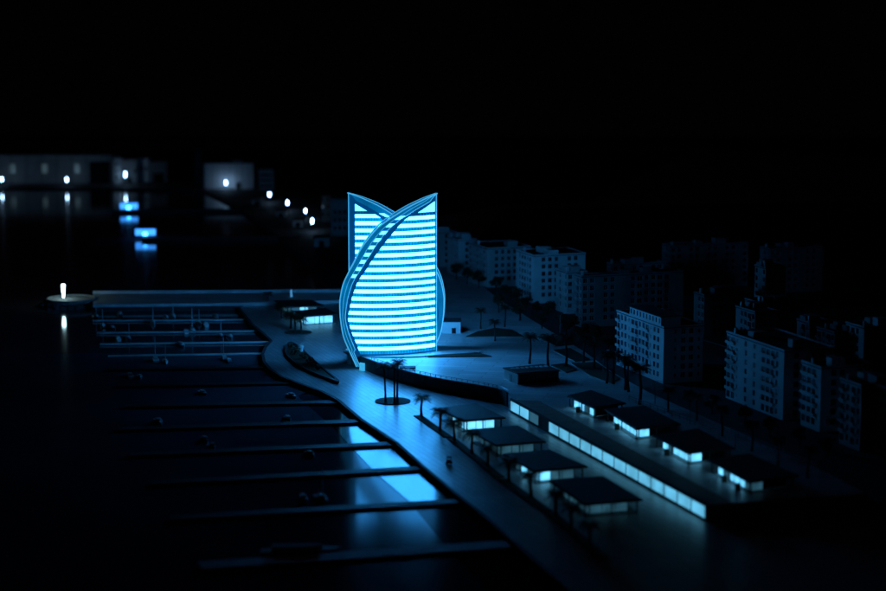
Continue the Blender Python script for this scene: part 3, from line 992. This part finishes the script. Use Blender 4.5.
# unlit lamp posts along the road and a guard rail
pl_m = MB().tube([(0, 0, 0), (0, 0, 7.5), (.6, 0, 8.4), (1.8, 0, 8.6)], [.16, .12, .1, .08], 6).mesh('post', M['metal'])
ph_m = MB().box(1.5, 2.6, -.2, .2, 8.45, 8.65).mesh('lamp_head', M['white_paint'])
for x, y in [(655, 404), (719, 440), (735, 450), (778, 469), (690, 424), (603, 372), (560, 333), (820, 486)]:
    r = root('unlit_lamp', P(x, y, ZP), 'unlit grey lamp post along the dark road', 'lamp post', 'unlit lamp posts along the road', GA)
    link('post', pl_m, r)
    link('lamp_head', ph_m, r)
for (xa, ya), (xb, yb), lab in [((629, 401), (713, 431), 'pale guard rail along the road behind the middle terrace pavilions'), ((724, 431), (818, 470), 'pale guard rail along the road behind the last terrace pavilion')]:
    a, b = P(xa, ya, ZP), P(xb, yb, ZP)
    r = root('guard_rail', a, lab, 'railing')
    d = b - a
    t = d.normalized()
    n = Vector((-t.y, t.x, 0))
    for h in (.9, 1.7):
        MB().prism([-n * .1, d - n * .1, d + n * .1, n * .1], h, h + .22).build('rail', M['kerb'], r)
    pm = MB().box(-.12, .12, -.12, .12, 0, 2.0).mesh('post', M['kerb'])
    for k in range(int(d.length / 5) + 1):
        link('post', pm, r, t * (k * 5))

# ================================================================== APARTMENT BLOCKS
FH = 3.35
WIN = {}


def win_mesh(kind):
    if kind in WIN:
        return WIN[kind]
    ww, hh = {'w': (1.9, 2.0), 'b': (2.6, 2.4), 's': (.9, 1.4)}[kind]
    mb = MB()
    # pane recessed, frame with a mullion; local: x along wall, y into wall, z up from sill
    mb.box(-ww / 2, ww / 2, .26, .32, 0, hh, 0)
    for a, b in ((-ww / 2, -ww / 2 + .1), (ww / 2 - .1, ww / 2), (-.05, .05)):
        mb.box(a, b, .2, .257, .002, hh - .002, 1)
    mb.box(-ww / 2 - .08, ww / 2 + .08, -.14, .18, -.1, -.003, 1)
    WIN[kind] = mb.mesh('window', [M['glass'], M['white_paint']])
    return WIN[kind]


BAL = {}


def bal_mesh(m):
    if m.name in BAL:
        return BAL[m.name]
    mb = MB()
    mb.box(-1.6, 1.6, -.75, -.003, -.18, 0)
    mb.box(-1.6, 1.6, -.75, -.65, .003, .85)
    mb.box(-1.6, -1.5, -.648, -.003, .003, .85)
    mb.box(1.5, 1.6, -.648, -.003, .003, .85)
    BAL[m.name] = mb.mesh('balcony', m)
    return BAL[m.name]


def facade(mb, org, t, inw, bays, floors, o, wallmat, bw, hb=0.0):
    """wall with real openings; org in local coordinates, t along, inw into the building"""
    rzw = math.atan2(t.y, t.x)
    H_ = floors * FH + hb
    W = {'w': (1.9, 2.0, .75), 'b': (2.6, 2.4, .12), 's': (.9, 1.4, 1.1)}

    def q(a, b, z0, z1):
        p0, p1 = org + t * a, org + t * b
        mb.add([(p0.x, p0.y, z0), (p1.x, p1.y, z0), (p1.x, p1.y, z1), (p0.x, p0.y, z1)], [(0, 1, 2, 3)])
    for i, k in enumerate(bays):
        x0, x1 = i * bw, (i + 1) * bw
        if k == 'n':
            q(x0, x1, 0, H_)
            continue
        ww, hh, sill = W[k]
        xa, xb = (x0 + x1) / 2 - ww / 2, (x0 + x1) / 2 + ww / 2
        q(x0, xa, 0, H_)
        q(xb, x1, 0, H_)
        z = 0
        for f_ in range(floors):
            zs = f_ * FH + hb + sill
            q(xa, xb, z, zs)
            z = zs + hh
            p0, p1 = org + t * xa, org + t * xb
            i0, i1 = p0 + inw * .3, p1 + inw * .3
            mb.add([(p0.x, p0.y, zs), (p1.x, p1.y, zs), (i1.x, i1.y, zs), (i0.x, i0.y, zs), (p0.x, p0.y, z), (p1.x, p1.y, z), (i1.x, i1.y, z), (i0.x, i0.y, z)],
                   [(0, 1, 2, 3), (4, 7, 6, 5), (0, 3, 7, 4), (1, 5, 6, 2)])
            pc = org + t * ((xa + xb) / 2)
            link('window', win_mesh(k), o, (pc.x, pc.y, zs), rzw)
            if k == 'b' and f_ > 0:
                link('balcony', bal_mesh(wallmat), o, (pc.x, pc.y, zs - .1), rzw)
        q(xa, xb, z, H_)


def block(px, ptop, h_floors, side, front, label, wall='white_wall', group=None, bw=3.3, attic=None, hb=1.2, roofm='roof', angle=None, ztop=None, extra=()):
    """top corner of the avenue facade at its far end (px, ptop); side bays run along the avenue towards the camera, front bays across"""
    Hh = h_floors * FH + hb
    d = ray(px, ptop)
    tt = (ZP + Hh + .9 - HC) / d.z
    base = Vector((d.x * tt, d.y * tt, ZP))
    o = root('apartment_block', base, label, 'building', group, 0)
    a_ = GA if angle is None else angle
    u = Vector((math.sin(a_), -math.cos(a_), 0))
    v = Vector((math.cos(a_), math.sin(a_), 0))
    m_ = M[wall]
    Lu, Lv = len(side) * bw, len(front) * bw
    mb = MB()
    facade(mb, Vector((0, 0, 0)), u, v, side, h_floors, o, m_, bw, hb)
    facade(mb, u * Lu, v, -u, front, h_floors, o, m_, bw, hb)
    z = Vector((0, 0, Hh))
    A, B, C, D = Vector(), u * Lu, u * Lu + v * Lv, v * Lv
    mb.add([C, D, D + z, C + z], [(0, 1, 2, 3)])
    mb.add([D, A, A + z, D + z], [(0, 1, 2, 3)])
    mb.build('wall', m_, o)
    e = .45
    g = [A - u * e - v * e, B + u * e - v * e, C + u * e + v * e, D - u * e + v * e]
    rf = MB().prism(g, Hh + .003, Hh + .25).build('roof', M[roofm], o)
    # parapet
    pp = MB()
    gi = [A - u * .2 - v * .2, B + u * .2 - v * .2, C + u * .2 + v * .2, D - u * .2 + v * .2]
    gj = [A + u * .1 + v * .1, B - u * .1 + v * .1, C - u * .1 - v * .1, D + u * .1 - v * .1]
    for k in range(4):
        k2 = (k + 1) % 4
        pp.prism([gi[k], gi[k2], gj[k2], gj[k]], Hh + .253, Hh + .9)
    pp.build('parapet', m_, o)
    rr = random.Random(int(px * 7 + ptop))
    for k in range(2 + rr.randrange(2)):
        c = A + u * Lu * rr.uniform(.12, .85) + v * Lv * rr.uniform(.3, .75)
        w_, d_, h_ = rr.uniform(1.4, 3), rr.uniform(1.4, 3), rr.uniform(1.8, 3.2)
        MB().prism([c - u * w_ - v * d_, c + u * w_ - v * d_, c + u * w_ + v * d_, c - u * w_ + v * d_], Hh + .253, Hh + h_).build('roof_hut', m_, o)
    c = A + u * Lu * rr.uniform(.1, .9) + v * 1.2
    MB().prism([c - u * .5 - v * .5, c + u * .5 - v * .5, c + u * .5 + v * .5, c - u * .5 + v * .5], Hh + .253, Hh + 2.6).build('chimney', M['white_wall'], o)
    if attic:
        s0, s1, dep = attic
        a0, a1 = u * Lu * s0, u * Lu * s1
        q_ = [a0 - v * 1.2, a1 - v * 1.2, a1 + v * dep, a0 + v * dep]
        at = MB().prism(q_, Hh + .95, Hh + 4.3).build('attic', m_, o)
        MB().prism([a0 - v * 1.7 - u * .5, a1 - v * 1.7 + u * .5, a1 + v * (dep + .5) + u * .5, a0 + v * (dep + .5) - u * .5], Hh + 4.303, Hh + 4.6).build('attic_roof', M['roof'], at)
        nwin = int((s1 - s0) * Lu / 2.6)
        me = MB().box(-.5, .5, -.06, -.003, 0, 1.9).mesh('attic_window', M['glass'])
        for k in range(nwin):
            p = a0 + (a1 - a0) * ((k + .5) / nwin) - v * 1.2
            link('attic_window', me, at, (p.x, p.y, Hh + 1.8), math.atan2(u.y, u.x))
    return o


block(617, 309.5, 6, list('bwwsbbwwbsww') + ['n'], list('nswws'), 'bright white seaside apartment block with an attic storey, behind the dark palms', attic=(.34, 1.0, 7))
block(727, 330.5, 7, list('bbsnwnwnbbbw') + ['n'], list('nwnswn'), 'white apartment block with bare middle strip of paired windows, by the road', hb=.6)
block(802, 360, 6, list('bbb') + ['n'], list('nwwnww'), 'narrow apartment block with three balcony columns beside the road', hb=1.6)
block(840.5, 377, 6, list('bwbw'), list('nwwswwn'), 'apartment block with mixed windows and balconies past the narrow block', 'cream_wall')
block(874, 383, 6, list('wbbw'), list('nwwn'), 'pale apartment block cut off by the end of the road row', 'cream_wall')
block(576, 273.5, 6, list('bw'), list('wwnwwnnwbwwbwnn'), 'broad apartment block showing rows of paired windows behind the white block', 'dimmed_wall', hb=2.2)
block(556, 268, 5, list('nwsw'), list('wnw'), 'slim stepped apartment block against the broad block', 'cream_wall', hb=2.0)
block(516, 249, 6, list('nwbbwbn'), list('nwwwnwwn'), 'long pale apartment block half way along the avenue', 'white_wall', hb=2.4)
block(469, 241.5, 5, list('bwwbwwbw'), list('nwwwwwn'), 'five storey apartment block with window rows on the avenue past the tower', 'cream_wall', hb=2.4)
block(447.5, 235.5, 5, list('wwnww'), list('nwn'), 'bright narrow apartment house at the far end of the avenue', 'white_wall', hb=1.6)
block(430, 229, 5, list('nwbw'), list('nww'), 'apartment house just peeping out behind the tower', 'cream_wall')
block(755, 264, 8, list('wnw'), list('wnn'), 'slim tall apartment tower standing over the back street', 'cream_wall')
block(736, 305, 6, list('nwwbw'), list('nwn'), 'dim apartment block filling the back street behind the road row', 'dimmed_wall')
block(745, 297.5, 6, list('nwwn'), list('nwwn'), 'dim stepped apartment block below the slim tower', 'dimmed_wall')
block(797, 318, 6, list('nbw'), list('nwn'), 'dim back street block with a balcony column', 'dimmed_wall')
block(817, 326, 6, list('bwbw'), list('nwn'), 'dim back street block with paired balcony columns', 'dimmed_wall')
block(846, 321, 7, list('wbwn'), list('nwwn'), 'taller pale back street block with roof huts', 'white_wall')
block(873, 333, 6, list('wbw'), list('nww'), 'pale back street block at the end of its row', 'cream_wall')
block(662, 243, 6, list('nww'), list('wwnwwnwwnwwnw'), 'wide unlit apartment block deep behind the broad block', 'dimmed_wall')
block(760, 246, 6, list('nww'), list('wwnwwnwwn'), 'wide unlit apartment block beyond the slim tower', 'dimmed_wall')
block(694, 291, 5, list('nww'), list('nwwnwwn'), 'dim block filling the gap between the white block and the road row', 'dimmed_wall')
block(607, 262, 5, list('nw'), list('wwnwwnww'), 'low dim block in the yard behind the broad block', 'dimmed_wall', roofm='tile_roof')

# ================================================================== FAR SHORE BUILDINGS
def far_box(name, px0, px1, ybase, ytop, depth, label, wall, extra=None):
    a, b = P(px0, ybase, ZQ), P(px1, ybase, ZQ)
    h = Q(px0, ytop, a.y).z - ZQ
    o = root(name, ((a.x + b.x) / 2, a.y, ZQ), label, 'building')
    hw = (b.x - a.x) / 2
    MB().box(-hw, hw, 0, depth, 0, h).build('wall', M[wall], o)
    MB().box(-hw - .5, hw + .5, -.5, depth + .5, h + .003, h + .7).build('roof', M['roof'], o)
    return o, hw, h


def opening(o, name, x0, x1, z0, z1, m):
    MB().box(x0, x1, -.25, -.003, z0, z1).build(name, m, o)


o, hw, h = far_box('warehouse', -30, 113, 183.5, 155.2, 40, 'long pale warehouse with lit windows on the far shore', 'cream_wall')
s_ = 2 * hw / 143.0
for x in (13, 45, 77.5):
    xx = -hw + (x + 30) * s_
    opening(o, 'lit_window', xx - 2.0, xx + 2.0, 8.2, 15.0, M['hall_window'])
xx = -hw + (100 + 30) * s_
opening(o, 'gate', xx - 8, xx + 8, 0, 17, M['glass'])
for k in range(9):
    xx = -hw + (k * 15 - 18 + 30) * s_
    opening(o, 'pilaster', xx - .4, xx + .4, 0, h - .5, M['dimmed_wall'])
o, hw, h = far_box('shore_house', 114, 121, 184, 158, 14, 'narrow pale house beside the warehouse gate', 'white_wall')
for k in range(3):
    opening(o, 'window', -.9, .9, 4 + k * 5, 6.4 + k * 5, M['glass'])
o, hw, h = far_box('shore_house', 122, 137, 183, 160, 16, 'dim house with a lamp at its door on the far shore', 'dimmed_wall')
opening(o, 'door', -1.5, 1.5, 0, 4, M['glass'])
for k in (-1, 1):
    opening(o, 'window', k * 4.5 - 1, k * 4.5 + 1, 8, 11, M['glass'])
o, hw, h = far_box('shore_house', 137.5, 149, 182, 158.5, 16, 'pale gabled house between the lamp house and the dark shed', 'white_wall')
for k in (-1, 0, 1):
    opening(o, 'window', k * 2.8 - .8, k * 2.8 + .8, 9, 12, M['glass'])
o, hw, h = far_box('shore_shed', 150, 167, 182, 162, 16, 'dark shed at the end of the shore houses', 'dimmed_wall')
opening(o, 'door', -4, 4, 0, 7, M['glass'])
o, hw, h = far_box('shore_tower', 194.5, 203, 187, 147, 9, 'slender dark tower on the far shore', 'quay')
for k in range(5):
    opening(o, 'window', -1, 1, 5 + k * 5, 7.5 + k * 5, M['glass'])
o, hw, h = far_box('white_hall', 204.5, 253, 189, 163.5, 24, 'bluish white hall lit by a lamp on the far shore', 'bright_wall')
for k in range(8):
    xx = -hw + 4.5 * k + 1.6
    opening(o, 'pilaster', xx - .25, xx + .25, 0, h - .3, M['white_wall'])
opening(o, 'door', 6, 9, 0, 5, M['glass'])
MB().box(2, 10, 6, 14, h + .703, h + 2.2).build('roof_hut', M['white_wall'], o)
o, hw, h = far_box('shore_house', 258.5, 273.5, 190, 169.5, 14, 'bluish house with banded front beyond the white hall', 'white_wall')
for k in range(3):
    opening(o, 'window_band', -hw + 1, hw - 1, 2.5 + k * 4, 4 + k * 4, M['glass'])

for x0, x1, yb, yt, lab in [(331, 349, 236, 199, 'dim tall house on the far shore just beyond the tower'), (276, 286, 217, 211.5, 'low pale shed under the row of shore lamps'),
                            (293, 303, 227, 220.5, 'low pale shed next to the last pair of shore lamps'), (252, 262, 205, 199.5, 'low pale boathouse below the white hall'),
                            (314, 329, 247, 238, 'low boathouse at the corner of the far basin'), (322, 334, 222, 196, 'dim stepped house behind the tall shore house')]:
    o, hw, h = far_box('shore_house' if yb - yt > 20 else 'boat_shed', x0, x1, yb, yt, 10, lab, 'cream_wall')
    if h > 12:
        for k in range(3):
            for q_ in (-1, 0, 1):
                opening(o, 'window', q_ * 3 - .7, q_ * 3 + .7, 4 + k * 5, 6 + k * 5, M['glass'])
    else:
        opening(o, 'door', -1.5, 1.5, 0, h * .7, M['glass'])

# ================================================================== BOATS
def hull_mesh(L, Wd, Hh, m):
    mb = MB()
    n = 9
    ring = []
    for k in range(n + 1):
        t = k / n
        x = -L / 2 + L * t
        ww = Wd / 2 * (1 - max(0, (t - .45) / .55) ** 2.2) * (.86 + .14 * min(1, t * 4))
        sh = Hh * (1 + .28 * t * t)
        ring.append([(x, -ww, sh), (x - .02 * L, -ww * .75, -.1), (x - .02 * L, ww * .75, -.1), (x, ww, sh)])
    vs = [p for r in ring for p in r]
    fs = []
    for k in range(n):
        a = 4 * k
        fs += [(a, a + 1, a + 5, a + 4), (a + 1, a + 2, a + 6, a + 5), (a + 2, a + 3, a + 7, a + 6), (a + 3, a, a + 4, a + 7)]
    fs += [(0, 3, 2, 1), (4 * n, 4 * n + 1, 4 * n + 2, 4 * n + 3)]
    mb.add(vs, fs)
    return mb.mesh('hull', m)


BO = []
for L, m_ in ((9.5, 'white_paint'), (11.5, 'white_paint'), (10, 'hull_dark')):
    hm = hull_mesh(L, L * .31, 1.15, M[m_])
    cb = MB()
    cb.prism([(-L * .22, -L * .1), (L * .16, -L * .09), (L * .24, 0), (L * .16, L * .09), (-L * .22, L * .1)], 1.1, 2.3)
    wb = MB().prism([(-L * .2, -L * .104), (L * .14, -L * .094), (L * .14, L * .094), (-L * .2, L * .104)], 1.65, 2.05)
    ms = MB().tube([(L * .06, 0, 1.2), (L * .06, 0, L * 1.15)], [.2, .13], 6)
    bm_ = MB().tube([(L * .06, 0, 3.1), (-L * .36, 0, 3.0)], [.16, .14], 6)
    BO.append((hm, cb.mesh('cabin', M['white_paint']), wb.mesh('cabin_window', M['glass']), ms.mesh('mast', M['white_paint']), bm_.mesh('boom', M['white_paint'])))
brr = random.Random(21)
SAIL = [(103, 327, 1), (112, 329, 0), (129, 340, 1), (153, 323.5, 1), (166, 318.5, 0), (173, 318, 1), (186, 332.5, 0), (192, 332, 1), (199, 324, 1), (206, 326, 0),
        (155.5, 361, 1), (165.5, 363, 1), (221, 337.5, 1), (230, 337.5, 0), (224, 360, 1), (229, 362.5, 0), (203, 394, 0), (159, 423, 0), (205, 441, 0), (213, 447.5, 0),
        (130, 377, 0), (140, 378, 0), (118, 340, 0), (120, 316, 0), (96, 318, 1), (292, 397, 0), (288, 420, 0), (310, 455, 0), (303, 499, 0), (322, 500, 1), (216, 318, 0), (181, 346, 0)]
for x, y, mast in SAIL:
    v = BO[brr.choice((0, 0, 1, 1, 2))]
    r = root('sailing_boat' if mast else 'motor_boat', P(x, y, 0), 'small sailing boat with a bare mast moored at a jetty' if mast else 'small cabin boat without a mast moored at a jetty', 'boat',
             'sailing boats in the marina' if mast else 'cabin boats in the marina', math.pi / 2 * brr.choice((-1, 1)) + brr.uniform(-.15, .15) + GA, brr.uniform(.62, .85))
    link('hull', v[0], r)
    cb = link('cabin', v[1], r)
    link('cabin_window', v[2], cb)
    if mast:
        link('mast', v[3], r)
        link('boom', v[4], r)
r = root('motor_yacht', P(301, 553, 0), 'long pale motor yacht lying along the widest jetty', 'boat', None, .12)
link('hull', hull_mesh(22, 4.4, 1.1, M['white_paint']), r)
MB().prism([(-8, -1.7), (3, -1.6), (6, 0), (3, 1.6), (-8, 1.7)], 1.3, 2.4).build('cabin', M['cream_wall'], r)
MB().prism([(-7.5, -1.76), (2.6, -1.66), (2.6, 1.66), (-7.5, 1.76)], 1.8, 2.15).build('cabin_window', M['glass'], r)
# ================================================================== STREET TREES
TREES = []
for s_ in (31, 32, 33, 34):
    rr = random.Random(s_)
    tb = MB()
    tb.tube([(0, 0, 0), (.1, .05, 1.6), (.0, .1, 3.2), (.1, 0, 5)], [.32, .24, .18, .08], 7)
    cl = []
    for k in range(7):
        g = k * 2.4 + rr.uniform(-.3, .3)
        e = (math.cos(g) * rr.uniform(1.0, 2.2), math.sin(g) * rr.uniform(1.0, 2.2), rr.uniform(3.6, 6.2))
        tb.tube([(0, .05, 2.4), (e[0] * .5, e[1] * .5, e[2] * .6 + 1), e], [.12, .08, .03], 5)
        cl.append(e)
    cb = MB()
    for e in cl + [(0, 0, 6.4)]:
        leaf_ball(cb, e, rr.uniform(1.1, 1.7), 110, rr, .34)
    TREES.append((tb.mesh('trunk', M['bark']), cb.mesh('crown', M['leaf'])))
trr = random.Random(8)
TR = []
for k in range(13):
    t = k / 12
    TR.append((458 + 140 * t + trr.uniform(-3, 3), 278 + 66 * t + trr.uniform(-2, 2)))
for k in range(6):
    t = k / 5
    TR.append((500 + 105 * t + trr.uniform(-4, 4), 312 + 40 * t + trr.uniform(-2, 2)))
for x, y in TR:
    v = TREES[trr.randrange(4)]
    r = root('street_tree', P(x, y, ZP), 'dark leafy street tree in the belt between plaza and apartment blocks', 'tree', 'street trees along the avenue', trr.uniform(0, 6), trr.uniform(.85, 1.25))
    link('trunk', v[0], r)
    link('crown', v[1], r)
for x, y in [(690, 408), (712, 414), (745, 425), (770, 438), (800, 446), (828, 458)]:
    v = TREES[trr.randrange(4)]
    r = root('street_tree', P(x, y, ZP), 'dark leafy tree on the pavement before the road row of blocks', 'tree', 'trees before the road row', trr.uniform(0, 6), trr.uniform(.7, .95))
    link('trunk', v[0], r)
    link('crown', v[1], r)
